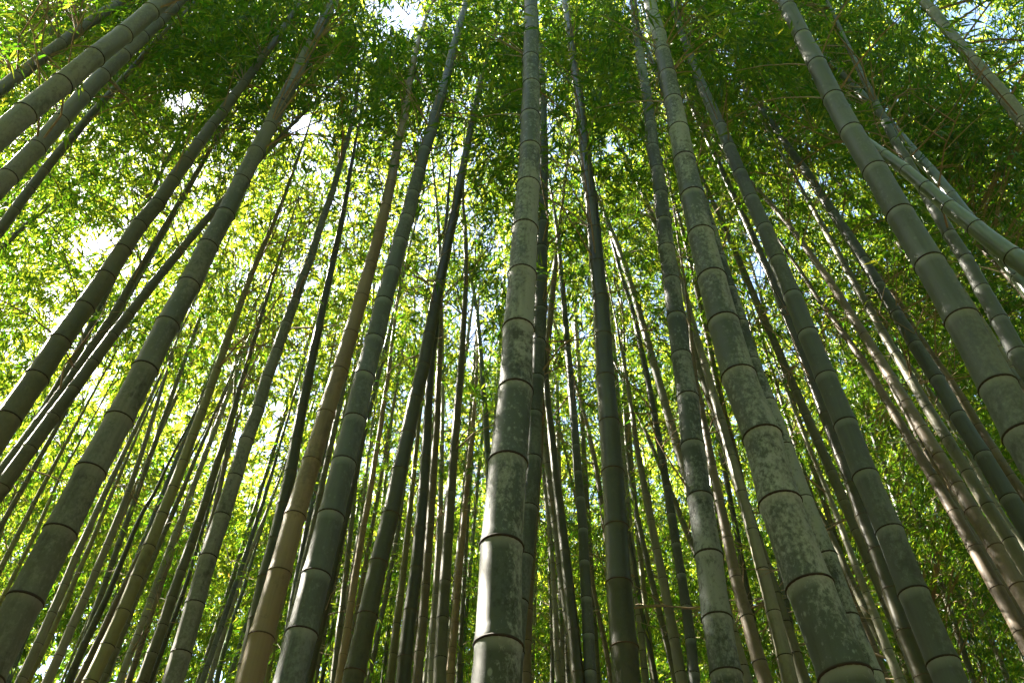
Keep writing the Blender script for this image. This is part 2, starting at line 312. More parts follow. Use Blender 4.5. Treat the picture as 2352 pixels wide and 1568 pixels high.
C('wax', 'thick culm directly behind the central one, peeking out on its right', '1180,1512,47 1191,1404,46 1203,1276,43 1214,1159,41 1222,1041,38 1224,1008,37 1236,857,34 1242,705,31 1244,521,27 1245,487,26 1247,437 1246,386,23 1246,336,22 1247,285 1247,235,20 1246,185 1241,120,17 1235,60,15', '1385 1280 1168 1055 955 870 790 713 643 575 513 450 395 342 290 240 192', 'half-hidden central culm', .125)
C('dark', 'slim dark green culm right of centre with lit left edge', '1327,1545,28 1316,1448,27 1308,1355 1296,1266,24 1288,1186 1279,1108,21 1269,1034,19 1262,967 1256,904,15 1253,850,12', '1545 1448 1355 1266 1186 1108 1034 967 904', 'slim dark green culm')
C('brown', '-', '1208,1568,24 1209,1511 1211,1444,23 1214,1367 1217,1327,22 1222,1250,20')
C('pale', 'pale leaning culm from the centre crossing behind a dark brown one', '1560,1048,20 1545,981 1525,910,19 1503,840 1486,779,16 1468,722 1451,662,15 1434,618 1416,561,13 1402,521 1378,455,11 1335,386 1321,356,9 1305,326 1288,296 1278,269,8 1256,235,7', None, 'pale leaning culm')
C('olive', '-', '1520,580,15 1506,527,13 1500,504 1483,457,12 1469,427 1453,393,11 1437,363 1419,326,10 1399,286 1375,242,8')
C('wax', 'slim sun-dappled culm second right of the central pair', '1355,1542,28 1350,1458,27 1347,1374 1342,1290,24 1338,1216 1333,1145,22 1330,1085 1325,1041,20 1316,957,17 1313,904 1308,850,15 1305,800 1299,749,13 1294,672 1288,615,11 1284,571 1278,521,10 1268,450 1259,403,8', '1542 1458 1374 1290 1216 1145 1085 1025 957 900 850 800', 'sun-dappled slim culm')
C('brown', '-', '1385,1189,13 1379,1142 1372,1092,12 1362,1041 1348,974,11 1335,924 1321,883,9 1291,793,8 1278,752 1259,709,6')
C('pale', '-', '1283,1568,15 1279,1485 1276,1428,14 1271,1357 1268,1290,13 1264,1229 1258,1176,11 1249,1102 1244,1048,9')
C('olive', '-', '1268,1568,11 1268,1478 1266,1417,10 1264,1344,9')
C('pale', '-', '1306,1568,12 1303,1511 1300,1444,11 1295,1377 1290,1310,9')
C('dark', 'thick dark brown culm right of centre, its lower left side sunlit', '1439,1568,66 1435,1488,64 1427,1342,59 1416,1211,55 1408,1087,50 1404,1048 1399,974,45 1393,870,42 1385,776,39 1379,687,36 1371,607,34 1364,527,32 1357,464,30 1349,401,28 1343,341,26 1337,284,25 1332,232,24 1323,183,22 1316,138,20 1310,96,17 1306,57,15 1300,24,14 1296,0,12', '1488 1342 1211 1087 974 870 776 687 607 532 464 401 341 284 232 183 138 96 57 24', 'thick dark brown culm', .135)
C('lichen', 'grey-green culm right of the dark brown one, faintly speckled', '1670,1550,71 1647,1416,68 1623,1275,64 1603,1140,58 1592,1021,53 1577,911,49 1564,816,45 1552,727,41 1542,645,38 1532,571,36 1525,507,33 1517,449,32 1508,393,29 1501,339,27 1492,289,25 1487,242,24 1482,198,23 1475,156,22 1468,116,20 1463,81,19 1456,15,17 1453,0,17', '1560 1421 1280 1145 1026 915 820 730 648 574 510 449 393 339 289 242 198 156 116 81 48 15', 'faintly speckled culm', .135)
C('green', '-', '1859,1343,26 1743,1005,23 1660,741,21 1600,500,18 1560,330,17 1530,240,16 1516,188,15 1506,141 1496,97,13 1486,57 1476,20,11')
C('brown', 'slim brown culm with a dark split, left of the thick lichen-blotched one', '1686,1048,17 1672,974 1659,924,15 1642,863 1628,800,14 1615,736 1605,682,13 1595,638 1581,581,12 1571,538 1564,517 1550,477,11 1537,427 1523,380,9')
C('pale', 'slim pale culm with strong sun patches left of the lichen-blotched one', '1818,1568,34 1803,1508,33 1776,1407 1753,1310,29 1729,1219 1702,1132,26 1679,1051,23 1672,1025 1655,968,20 1639,907 1618,840,17 1602,776 1588,729,14 1575,689,12', '1508 1407 1310 1219 1132 1051 968 907 840 776', 'sun-patched pale culm')
C('brown', 'slim brown sun-patched culm right of the faintly speckled one', '1760,1568,34 1743,1511 1719,1434,31 1699,1364 1682,1293,26 1669,1229 1659,1176,22 1649,1125 1640,1075,19 1628,1041 1615,974,15 1605,924 1598,857,12 1592,806 1585,756,10')
C('olive', '-', '1553,1568,16 1540,1522 1527,1461,15 1513,1404 1500,1344,14 1488,1290 1478,1243,13 1466,1186 1453,1135,12 1443,1092 1436,1010,11 1437,924 1439,857,10 1432,789 1426,709 1419,655,7')
C('olive', '-', '1530,1105,12 1503,1038,10 1483,991,9 1463,948 1446,907,8 1426,865,7')
C('yellow', '-', '1436,890,8 1426,840 1416,783,7 1406,722,6')
C('pale', '-', '1560,1528,25 1548,1461 1535,1391,23 1523,1334 1511,1270,20 1498,1213 1488,1159,17 1476,1098 1466,1041,13 1459,1008 1453,951,10')
C('wax', '-', '1598,1568,26 1588,1505 1578,1424,24 1571,1350 1557,1273,22 1547,1203 1537,1135,20 1523,1068 1517,1045,17 1510,991 1500,924,15 1486,867 1469,796,13 1456,722 1439,672,10 1422,618,8')
C('brown', '-', '1400,1545,13 1389,1478 1375,1411,12 1362,1344,10')
C('dark', '-', '1506,1568,14 1490,1478 1473,1394,12 1459,1310,10')
C('lichen', 'very thick culm right of centre blotched with white lichen', '1944,1555,112 1859,1343,103 1793,1155,94 1743,1005,88 1700,863,80 1665,741,72 1635,638,65 1610,538,59 1592,452,53 1572,368,48 1557,299,43 1545,233,40 1533,173,37 1524,121,34 1512,76,32 1502,32,30 1492,0,29', '1563 1349 1160 1008 866 743 640 540 453 370 301 235 175 123 78 34', 'lichen-blotched culm', .16)
C('lichen', 'culm tucked close behind the right side of the lichen-blotched one', '2000,1552,53 1944,1411,50 1891,1270,47 1845,1142,44 1799,1025,42 1762,922,40 1729,826,36 1700,742,33 1676,663,30 1656,591,27 1632,525,25 1610,460,23 1593,403,21', '1560 1420 1280 1150 1030 926 830 746 666 594 528 465 408', 'tucked-behind culm', .12)
C('wax', 'smooth pale blue-grey culm right of the lichen-blotched one', '2163,1521,76 2097,1360,68 2041,1217,62 1990,1090,56 1939,972,50 1897,866,46 1856,767,43 1820,678,40 1786,596,37 1755,524,34 1728,457,31 1701,398,29 1677,341,27 1654,292,25 1633,245,24 1615,205,23 1598,163,22 1583,123,21 1571,87,19.5 1562,56,18 1551,25,16 1543,0,15', '1523 1362 1220 1092 974 868 769 680 598 526 459 399 342 293 246 206 164 124 88 57 26', 'smooth blue-grey culm', .14)
C('dark', 'dark mossy culm close along the left of the smooth blue-grey one', '2112,1545,38 2079,1451 2045,1354,34 2008,1259 1981,1186,30 1954,1108 1931,1048,27 1917,1011 1897,954,26 1877,904 1857,857,24 1837,809 1817,756,22 1800,709 1780,655,20 1763,615 1736,561,18 1719,521,17 1699,480 1679,443,14 1662,403 1645,363,12 1625,319 1602,275,9', '1451 1354 1265 1186 1115 1048 954 880 800 709 640', 'dark mossy culm')
C('olive', '-', '2035,1377,28 2001,1296,26 1968,1219 1941,1152,23 1911,1085 1890,1048,21 1877,1015 1854,957,20 1830,900 1806,850,18 1783,800 1766,756,17 1746,709 1726,668,16 1709,625 1689,578,14 1669,538,13 1650,490,11', '1377 1296 1219 1152 1085 1015 957 900 850 800 756')
C('pale', '-', '2069,1568,22 2038,1488 2008,1411,18 1985,1347 1961,1290,16 1944,1243 1927,1199,14 1911,1159 1897,1118,12 1880,1082 1864,1041,9')
C('olive', '-', '2072,1568,21 2055,1532 2028,1474,19 1991,1411 1968,1364,17 1948,1310 1924,1263,15 1897,1206 1870,1159,12')
C('brown', '-', '2038,1568,19 2011,1501 1988,1437,17 1964,1384 1938,1327,15 1914,1276 1887,1229,12')
C('pink', 'pinkish brown slim culm, upper of the reddish ones at right', '2338,1347,39 2294,1270,37 2250,1202 2213,1132,34 2183,1092 2153,1048,30 2126,991 2099,948,26 2072,907 2045,870,23 2018,823 1988,776,20 1958,729 1927,678,17 1897,635 1870,595,15 1840,551 1817,521,13 1796,497 1770,470,11 1733,427,9', '1347 1258 1174 1115 1048 985 925 870 820 770 725 680 636 595', 'upper pinkish culm')
C('pink', 'pinkish brown slim culm, second of the reddish ones at right', '2352,1474,35 2314,1397,34 2277,1327 2240,1263,30 2206,1202 2173,1145,27 2139,1092 2119,1051,23 2105,1048 2085,998,21 2065,961 2042,927,19 2015,887 1991,847,16 1964,806 1941,769,13 1917,736 1890,702,11', None, 'second pinkish culm')
C('pink', '-', '2352,1421,22 2331,1384,21 2294,1327 2260,1270,19 2226,1216 2173,1118,16')
C('pale', 'pale grey slim culm brightly sunlit, right of the pinkish ones', '2352,1300,33 2317,1243,32 2267,1159 2223,1081,28 2193,1045 2166,998,25 2132,937 2092,873,22 2058,813 2028,762,20 1995,709 1968,658,17 1941,611 1914,564,14 1887,521,12 1870,484 1837,427,10 1803,363 1783,336,7', '1243 1162 1085 1010 937 875 813 762 709 658 611', 'bright pale culm')
C('pale', '-', '2341,1243,18 2310,1189 2287,1152,16 2253,1108 2220,1051,15 2206,998 2186,964,13 2156,931 2132,900 2105,870,11 2072,810 2035,749,9')
C('wax', 'blue-grey culm with even rings between pinkish ones and thick right one', '2352,1192,41 2314,1142,40 2267,1078 2257,1045,37 2201,954,35 2153,870,33 2102,793,31 2060,722,29 2022,655,27 1985,601,26 1954,554,25 1931,514,23 1907,477,22 1880,440 1857,403,19 1837,376 1817,346,17 1796,316 1766,275,14 1733,232 1702,188,12 1669,144 1635,101,9', '1145 1045 954 870 793 722 655 598 541 490 440 395 346 300 255 212', 'even-ringed culm', .115)
C('brown', '-', '2344,1125,23 2314,1078,22 2277,1025 2250,984,20 2226,941 2199,900,18 2173,857 2146,823,16 2119,786 2095,749,14 2072,709,12')
C('olive', '-', '2095,600,15 2072,568,14 2052,544,13 2028,524 1998,494,11 1971,467 1938,433,9')
C('wax', 'thick smooth blue-grey culm slanting from the right edge, thickest there', '2352,1000,88 2290,887,82 2208,736,74 2134,608,66 2066,494,59 2010,393,54 1959,304,50 1917,225,46 1880,149,42 1843,84,39 1812,22,35 1800,0,33', '1075 890 738 609 495 394 305 226 150 85 22', 'thick right culm', .15)
C('green', 'glossy green bending culm above another that crosses behind thick right one', '2341,635,27 2307,602 2274,578,27 2240,504,28 2203,467 2153,413,28 2106,363 2065,312,25 2035,275 1995,235,22 1958,195 1921,158,17 1890,128,15', '640 575 510 450 395 345 297 250 205', 'bending green culm')
C('green', 'glossy green culm lying most slanted, with swollen joints at right edge', '2352,605,48 2320,585,46 2270,551,42 2233,521,39 2196,484,37 2139,440,36 2085,400,30 2035,360,22 2005,333,18 1950,300,17', '590 525 475 432 393 356', 'slanted green culm', .11)
CULMS[-1]['snapped'] = True
C('wax', 'slim grey culm crossing behind the glossy green ones to right edge', '2337,810,40 2297,736,38 2257,662,35 2215,597,33 2183,538,31 2169,514,29 2139,470,27 2122,437 2099,393,22 2075,360 2052,326,18 2035,292 2018,249,15 2001,212 1981,175,13 1961,131 1941,94,12 1921,54 1907,13,9', '810 736 662 597 538 480 425 370 325 280 240')
C('pale', '-', '2344,870,19 2317,833,18 2290,796 2267,756,15 2235,705,13')
C('brown', '-', '2352,672,18 2327,645,17 2297,611 2267,581,15 2243,558 2223,538,13')
C('warm', 'slim smooth culm alone in the upper right corner', '2352,279,33 2314,228,31 2274,185,29 2236,141,27 2203,101,26 2173,64,25 2142,27,24 2119,0,23', '279 228 183 142 103 65 27', 'right corner culm', .10)
C('green', '-', '2352,514,11 2307,480,10 2280,454,8')

# many more slender culms stand between these; they follow the same vanishing point
_r = random.Random(8)
for k in range(58):
    xb = 30 + k * 40 + _r.uniform(-22, 22); yb = 1568.0
    a = _r.uniform(0.32, 0.5); xt = xb + (1250 - xb) * a * _r.uniform(.85, 1.15) * 0.93 + _r.uniform(-25, 25); yt = yb + (-1010 - yb) * a
    xm = (xb + xt) / 2 + _r.uniform(-10, 10); w = _r.uniform(8, 15)
    C(_r.choice(['olive', 'pale', 'yellow', 'brown', 'wax', 'dark', 'pale']), '-', '%g,%g,%g %g,%g,%g %g,%g,%g' % (xb, yb, w, xm, (yb + yt) / 2, w * .82, xt, yt, w * .62))

# ------------------------------------------------------------------ solve each culm in space
ZG = np.arange(0.0, 24.01, 0.25)

def solve(c):
    P = c['pts']
    wy = [(y, w) for x, y, w in P if w]
    wy.sort(); ys = np.array([a for a, b in wy]); ws = np.array([b for a, b in wy])
    x0, y0, _ = P[0]; w0 = float(np.interp(y0, ys, ws))
    d0 = c['diam'] or min(0.16, 0.058 + 0.00105 * w0)
    r0 = ray(x0, y0)
    p0 = CAM + r0 * (FPX * d0 / w0) / (r0 @ FWD)
    b = p0[:2]
    X = []
    for x, y, w in P:
        r = ray(x, y); h = r[:2] / np.linalg.norm(r[:2])
        rho = b @ h; X.append((rho * h[0], rho * h[1], CAM[2] + rho * r[2] / np.linalg.norm(r[:2])))
    X = np.array(X); z = X[:, 2]
    n = len(z); deg = min(4 if n >= 8 else 3, n - 1)
    zm, zs = z.mean(), max(z.std(), 1e-3)
    t = (z - zm) / zs
    px = np.polyfit(t, X[:, 0], deg); py = np.polyfit(t, X[:, 1], deg)
    zlo, zhi = z.min(), z.max()
    lo = z <= zlo + 0.45 * (zhi - zlo); hi = z >= zhi - 0.4 * (zhi - zlo)
    def lin(mask, a, at):
        if mask.sum() < 2:
            mask = np.ones(n, bool)
        s = np.polyfit(z[mask], a[mask], 1)[0]
        return s
    slx, sly = lin(lo, X[:, 0], zlo), lin(lo, X[:, 1], zlo)
    shx, shy = lin(hi, X[:, 0], zhi), lin(hi, X[:, 1], zhi)
    diam = d0
    # radius: linear taper from the measured widths
    rz, rr = [], []
    for (x, y, w), q in zip(P, X):
        ww = float(np.interp(y, ys, ws)); dep = (q - CAM) @ FWD
        rz.append(q[2]); rr.append(0.5 * ww * dep / FPX)
    A = np.polyfit(rz, rr, 1) if n > 2 else (-0.002, rr[0])
    sl = float(np.clip(A[0], -0.012, -0.0012)); rmid = float(np.mean(rr)); zmid = float(np.mean(rz))
    H = max(zhi + 2.0, 10.5 + 45 * diam + random.uniform(-1, 1.2))
    if c.get('snapped'): H = zhi + 0.1
    # taper linear measured, but never vanish before the tip
    def rad(zz):
        r = rmid + sl * (zz - zmid)
        r = np.maximum(r, 0.30 * rmid)
        tip = np.clip((H - zz) / (0.35 * H), 0, 1) ** 0.7
        base = min(rmid + sl * (0 - zmid), 0.5 * diam * 1.35)
        if c.get('snapped'): tip = np.ones_like(tip)
        return np.maximum(np.minimum(r, base) * (0.12 + 0.88 * tip), 0.004)
    sway = random.uniform(0, 6.28); bend = random.uniform(0.004, 0.014)
    def xy(zz):
        zz = np.asarray(zz, float)
        zc = np.clip(zz, zlo, zhi); tt = (zc - zm) / zs
        bx = np.polyval(px, tt); by = np.polyval(py, tt)
        dl = np.minimum(zz - zlo, 0); dh = np.maximum(zz - zhi, 0)
        bx = bx + slx * dl + np.clip(shx, -.6, .6) * dh + math.cos(sway) * bend * dh ** 2
        by = by + sly * dl + np.clip(shy, -.6, .6) * dh + math.sin(sway) * bend * dh ** 2
        return np.stack([bx, by], -1)
    c.update(diam=diam, rad=rad, xy=xy, H=H, zlo=zlo, zhi=zhi, w0=w0, dist=float(np.hypot(*b)))
    # nodes
    if c['nodes']:
        yy = np.array([q[1] for q in P]); o = np.argsort(yy)
        zz = sorted(np.interp(c['nodes'], yy[o], z[o]))
        s1 = zz[1] - zz[0]; s2 = zz[-1] - zz[-2]
        a = [zz[0] - s1 * k for k in range(1, 60) if zz[0] - s1 * k > 0.06][::-1]
        bb = [zz[-1] + s2 * k for k in range(1, 80) if zz[-1] + s2 * k < H - 0.1]
        c['nz'] = a + zz + bb
    else:
        s = float(np.clip(2.75 * diam, 0.2, 0.42)); zz = random.uniform(0.08, s); out = []
        while zz < H - 0.1:
            out.append(zz); f = 0.8 + 0.5 * math.sin(math.pi * min(1, zz / H)); zz += s * f * random.uniform(0.94, 1.06)
        c['nz'] = out
    return c

def kink(c):
    nz = np.array(c['nz']); r = np.random.default_rng(len(nz) * 7 + int(c['H'] * 1000) % 997)
    kx = r.normal(0, 0.028 * c['diam'], (len(nz), 2)); f = c['xy']
    c['xy'] = lambda z, f=f, nz=nz, kx=kx: f(z) + np.stack([np.interp(z, nz, kx[:, 0]), np.interp(z, nz, kx[:, 1])], -1)
for c in CULMS:
    solve(c); kink(c)

# ------------------------------------------------------------------ foliage positions
def blob_field(u, v):
    """How thick the canopy is in each direction, read off the photograph: multiplier."""
    f = np.ones_like(u)
    for cx, cy_, rx, ry, m in THICK:
        q = ((u - cx) / rx) ** 2 + ((v - cy_) / ry) ** 2
        f = f * (1 + (m - 1) * np.exp(-q))
    return f
def gap_field(u, v):
    f = np.ones_like(u)
    for cx, cy_, rx, ry, k in GAPS:
        q = ((u - cx) / rx) ** 2 + ((v - cy_) / ry) ** 2
        f = f * (1 - k * np.exp(-q ** 1.6))
    return f
THICK = [
    (470, 115, 270, 110, 4.2), (870, 165, 140, 120, 2.6), (1130, 260, 120, 190, 2.2), (1330, 480, 110, 130, 2.4),
    (1680, 200, 330, 220, 4.6), (2150, 440, 270, 220, 3.8), (2100, 930, 280, 240, 2.3), (430, 760, 130, 70, 3.0), (820, 830, 100, 90, 2.0),
    (1300, 1330, 130, 120, 1.6), (850, 1250, 160, 150, 1.4), (650, 1250, 90, 130, 1.5), (2050, 1320, 280, 200, 1.6), (300, 1290, 150, 100, 1.8), (1500, 900, 90, 160, 1.7),
    (60, 60, 120, 80, 1.6), (1420, 120, 260, 140, 3.0), (1130, 110, 150, 110, 2.6), (1950, 120, 160, 120, 1.8), (700, 60, 150, 80, 1.6), (1500, 1300, 120, 180, 1.5),
    (600, 480, 300, 170, 0.22), (150, 640, 230, 140, 0.25), (200, 1010, 300, 170, 0.35), (950, 380, 110, 100, 0.3), (1430, 330, 90, 90, 0.3),
    (1320, 750, 110, 170, 0.3), (560, 960, 200, 170, 0.45), (2260, 110, 130, 120, 0.25), (1420, 1100, 100, 150, 0.5), (120, 1400, 200, 130, 0.5), (1800, 800, 120, 120, 0.6),
]
GAPS = [
    (925, 32, 85, 58, 1.0), (430, 235, 50, 36, .93), (700, 285, 55, 28, .93), (225, 552, 70, 38, .95), (1085, 740, 30, 110, .93),
    (1735, 640, 32, 75, .93), (2235, 38, 45, 42, .97), (125, 1530, 45, 60, .97), (690, 640, 35, 55, .8), (1405, 330, 34, 28, .85),
    (225, 850, 45, 60, .7), (640, 1000, 40, 60, .3), (1855, 430, 40, 30, .75), (1265, 290, 22, 40, .75), (60, 150, 50, 40, .5),
    (2130, 1160, 60, 40, .5), (270, 1310, 40, 70, .6), (1150, 540, 60, 40, .4), (880, 790, 40, 60, .5),
]

def canopy(n_try, rho0, rho1, az0, az1, zfun):
    rho = np.sqrt(rng.uniform(rho0 ** 2, rho1 ** 2, n_try)); az = np.radians(rng.uniform(az0, az1, n_try))
    z = zfun(n_try, rho)
    return np.stack([rho * np.sin(az), rho * np.cos(az), z], 1)
def zprof(n, rho):
    lo = np.where(rho < 9, 7.2, np.maximum(4.2, 7.2 - (rho - 9) * 0.35)); hi = 14.0 + rng.normal(0, .6, n)
    return lo + (hi - lo) * rng.beta(1.5, 1.15, n)

CL = canopy(84000, 2.6, 25.0, -72, 72, zprof)
u, v, dep = project(CL)
infr = (dep > 0) & (u > -0.13 * PW) & (u < 1.13 * PW) & (v > -0.2 * PH) & (v < 1.05 * PH)
CL = CL[infr]; u, v, dep = u[infr], v[infr], dep[infr]
dens = 0.34 * blob_field(u, v) * np.clip(1.35 - 0.055 * np.hypot(CL[:, 0], CL[:, 1]), 0.32, 1.0)
def edge(u, v):
    return (u < -0.03 * PW) | (u > 1.03 * PW) | (v < -0.05 * PH) | (v > 1.02 * PH)
dens = dens * np.where(edge(u, v), 0.5, 1.0)
def lump(P, seed, size, n=240):
    r = np.random.default_rng(seed); c = np.stack([r.uniform(-22, 22, n), r.uniform(0, 26, n), r.uniform(5, 17, n)], 1)
    f = np.zeros(len(P))
    for q in c:
        f = np.maximum(f, np.exp(-(((P - q) / size) ** 2).sum(1)))
    return f
dens = dens * (0.16 + 2.0 * lump(CL, 3, np.array([1.25, 1.25, 0.95]), 420))
keep = rng.uniform(0, 1, len(CL)) < dens
CL = CL[keep]
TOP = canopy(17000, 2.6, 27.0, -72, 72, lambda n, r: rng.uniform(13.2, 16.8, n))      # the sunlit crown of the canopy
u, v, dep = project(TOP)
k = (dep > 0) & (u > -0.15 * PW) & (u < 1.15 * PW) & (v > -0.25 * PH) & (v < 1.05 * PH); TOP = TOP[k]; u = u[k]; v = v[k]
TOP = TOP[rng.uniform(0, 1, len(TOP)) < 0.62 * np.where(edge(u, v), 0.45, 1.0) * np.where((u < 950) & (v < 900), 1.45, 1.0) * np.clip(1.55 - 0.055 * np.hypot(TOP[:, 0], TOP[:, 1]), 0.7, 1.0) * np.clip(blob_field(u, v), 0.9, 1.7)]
is_top = np.concatenate([np.zeros(len(CL), bool), np.ones(len(TOP), bool)])
CL = np.concatenate([CL, TOP]); u, v, dep = project(CL)

# nearest culm for every clump; where none stands near enough, one more culm deep in the grove
def culm_grid(c):
    return c['xy'](ZG)
G = np.array([culm_grid(c) for c in CULMS])
Hs = np.array([c['H'] for c in CULMS])
def nearest(CL, G, Hs):
    zi = np.clip((CL[:, 2] / 0.25).astype(int), 0, len(ZG) - 1)
    best = np.full(len(CL), 1e9); idx = np.zeros(len(CL), int)
    for k in range(len(G)):
        d = np.hypot(*(G[k][zi] - CL[:, :2]).T) + np.maximum(CL[:, 2] - Hs[k] + 0.4, 0) * 1.5
        m = d < best; best[m] = d[m]; idx[m] = k
    return best, idx
best, idx = nearest(CL, G, Hs)
n_traced = len(CULMS)
far = np.where((best > 1.9) & (np.hypot(CL[:, 0], CL[:, 1]) > 9.5))[0]
rng.shuffle(far)
new_xy = []
for i in far:
    p = CL[i, :2]
    if all(np.hypot(*(p - q)) > 2.0 for q in new_xy):
        new_xy.append(p)
for p in new_xy:
    d = random.uniform(0.055, 0.085); H = random.uniform(15.6, 17.4)
    lx, ly = random.gauss(0, .035), random.gauss(0, .035); s = random.uniform(0, 6.28); bd = random.uniform(.002, .006)
    def xy(zz, p=p, lx=lx, ly=ly, s=s, bd=bd):
        zz = np.asarray(zz, float)
        q = np.maximum(zz - 5, 0) ** 2 * bd
        return np.stack([p[0] + lx * (zz - 9) + math.cos(s) * q, p[1] + ly * (zz - 9) + math.sin(s) * q], -1)
    def rad(zz, d=d, H=H):
        return np.maximum(0.5 * d * np.clip(1.05 - 0.9 * (np.asarray(zz, float) / H) ** 1.4, 0.08, 1), 0.004)
    s0 = 0.3; out = []; zz = random.uniform(.08, .3)
    while zz < H - .1:
        out.append(zz); zz += s0 * random.uniform(.92, 1.08) * (0.8 + 0.5 * math.sin(math.pi * zz / H))
    CULMS.append(dict(kind=random.choice(['olive', 'yellow', 'wax', 'brown', 'dark', 'pale', 'olive']), label=None, nodes=None, short=None, diam=d, rad=rad, xy=xy,
                      H=H, zlo=0, zhi=H, w0=8, dist=float(np.hypot(*p)), nz=out, pts=None))
for c in CULMS[n_traced:]:
    kink(c)
G = np.array([culm_grid(c) for c in CULMS]); Hs = np.array([c['H'] for c in CULMS])
best, idx = nearest(CL, G, Hs)
ok = best < 3.4
CL = CL[ok]; idx = idx[ok]; best = best[ok]; u = u[ok]; v = v[ok]; is_top = is_top[ok]
print('clumps kept', len(CL), 'culms', len(CULMS), 'extra', len(CULMS) - n_traced)

# ------------------------------------------------------------------ leaves
STRIPS = []
for c in CULMS[:n_traced]:
    if c['w0'] < 24: continue
    zz = np.linspace(0.5, c['H'], 120); q = np.concatenate([c['xy'](zz), zz[:, None]], 1); a, b, d = project(q)
    k = (d > 0.3) & (b > -300) & (b < PH + 300)
    if k.sum() < 3: continue
    a, b, d, rr = a[k], b[k], d[k], c['rad'](zz)[k]; o = np.argsort(b)
    STRIPS.append((b[o], a[o], d[o], (rr / d * FPX)[o]))
def in_front(P):
    u, v, d = project(P); hit = np.zeros(len(P), bool)
    for b, a, dd, hw in STRIPS:
        m = (v > b[0]) & (v < b[-1])
        if m.any():
            hit |= m & (np.abs(u - np.interp(v, b, a)) < np.interp(v, b, hw) + 9) & (d < np.interp(v, b, dd))
    return hit
def leaves_for(cent, rad_, n_fan, per_fan, L0, W0, seed, gaps=True):
    """cent (n,3) clump centres -> vertices and quads of folded lanceolate leaves in drooping fans"""
    r = np.random.default_rng(seed)
    n = len(cent)
    fc = np.repeat(cent, n_fan, 0); rr = np.repeat(rad_, n_fan)
    off = r.normal(0, 1, (len(fc), 3)); off[:, 2] *= 0.45
    fp = fc + off * rr[:, None] * 0.62
    if gaps:
        a, b, _ = project(fp)
        k = r.uniform(0, 1, len(fp)) < gap_field(a, b) * np.where(in_front(fp), 0.12, 1.0)
        fp = fp[k]; off = off[k]
    cd = r.normal(0, 1, (n, 3)); cd[:, 2] = -0.55; cd /= np.linalg.norm(cd, axis=1, keepdims=True)      # every spray hangs one way
    cdr = np.repeat(cd, n_fan, 0)
    if gaps: cdr = cdr[k]
    fd = 0.45 * off / np.maximum(np.linalg.norm(off, axis=1, keepdims=True), 1e-3) + 1.0 * cdr + r.normal(0, .4, fp.shape); fd[:, 2] -= 0.2
    fd /= np.linalg.norm(fd, axis=1, keepdims=True)
    m = len(fp)
    D = np.repeat(fd, per_fan, 0) + r.normal(0, 0.42, (m * per_fan, 3)); D[:, 2] -= 0.15
    D /= np.linalg.norm(D, axis=1, keepdims=True)
    B = np.repeat(fp, per_fan, 0) + r.normal(0, 0.03, D.shape)
    dist = np.linalg.norm(B - CAM, axis=1)
    s = r.uniform(0.65, 1.2, len(D)) * np.clip(dist / 14.0, 1.0, 1.7)
    nrm = r.normal(0, 0.55, D.shape); nrm[:, 2] += 1.0
    S = np.cross(D, nrm); S /= np.maximum(np.linalg.norm(S, axis=1, keepdims=True), 1e-3)
    Nn = np.cross(S, D)
    L = (L0 * s)[:, None]; W = (W0 * s * r.uniform(.8, 1.2, len(s)))[:, None]
    mid = B + D * L * 0.36
    V = np.empty((len(D), 4, 3))
    V[:, 0] = B; V[:, 1] = mid + S * W * .5 + Nn * W * 0.14; V[:, 2] = B + D * L - np.array([0, 0, 1.0]) * L * 0.06; V[:, 3] = mid - S * W * .5 + Nn * W * 0.14
    F = np.arange(len(D) * 4).reshape(-1, 4)
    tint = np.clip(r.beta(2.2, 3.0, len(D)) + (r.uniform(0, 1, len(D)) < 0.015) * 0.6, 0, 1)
    return V.reshape(-1, 3), F, tint

def tube_net(P, R, sides):
    """P (n,k,3) polylines, R (n,k): open tubes"""
    n, k, _ = P.shape
    T = np.gradient(P, axis=1); T /= np.maximum(np.linalg.norm(T, axis=2, keepdims=True), 1e-6)
    ref = np.where(np.abs(T[..., 2:3]) > 0.9, np.array([1.0, 0, 0]), np.array([0, 0, 1.0]))
    A = np.cross(T, ref); A /= np.maximum(np.linalg.norm(A, axis=2, keepdims=True), 1e-6); Bv = np.cross(T, A)
    an = np.arange(sides) * 2 * math.pi / sides
    V = P[:, :, None, :] + R[:, :, None, None] * (np.cos(an)[None, None, :, None] * A[:, :, None] + np.sin(an)[None, None, :, None] * Bv[:, :, None])
    i, j, s = np.meshgrid(np.arange(n), np.arange(k - 1), np.arange(sides), indexing='ij')
    b = (i * k + j) * sides; s2 = (s + 1) % sides
    F = np.stack([b + s, b + s2, b + sides + s2, b + sides + s], -1).reshape(-1, 4)
    return V.reshape(-1, 3), F

# ------------------------------------------------------------------ build the culms
def ring_mesh(name, sides, mat):
    prof = [(0.985, -0.9), (1.045, -0.55), (1.062, 0.05), (1.03, 0.75), (0.985, 1.0)]
    an = np.arange(sides) * 2 * math.pi / sides
    V = np.array([[(r * math.cos(a), r * math.sin(a), z) for a in an] for r, z in prof]).reshape(-1, 3)
    F = []
    for j in range(len(prof) - 1):
        for s in range(sides):
            s2 = (s + 1) % sides; F.append((j * sides + s, j * sides + s2, (j + 1) * sides + s2, (j + 1) * sides + s))
    return mesh_arrays(name, V, np.array(F), mat, True)
RINGS = {(h, m): ring_mesh('node_ring', h, {'d': RING_DARK, 'b': RING_BROWN}[m]) for h in (28, 12) for m in 'db'}

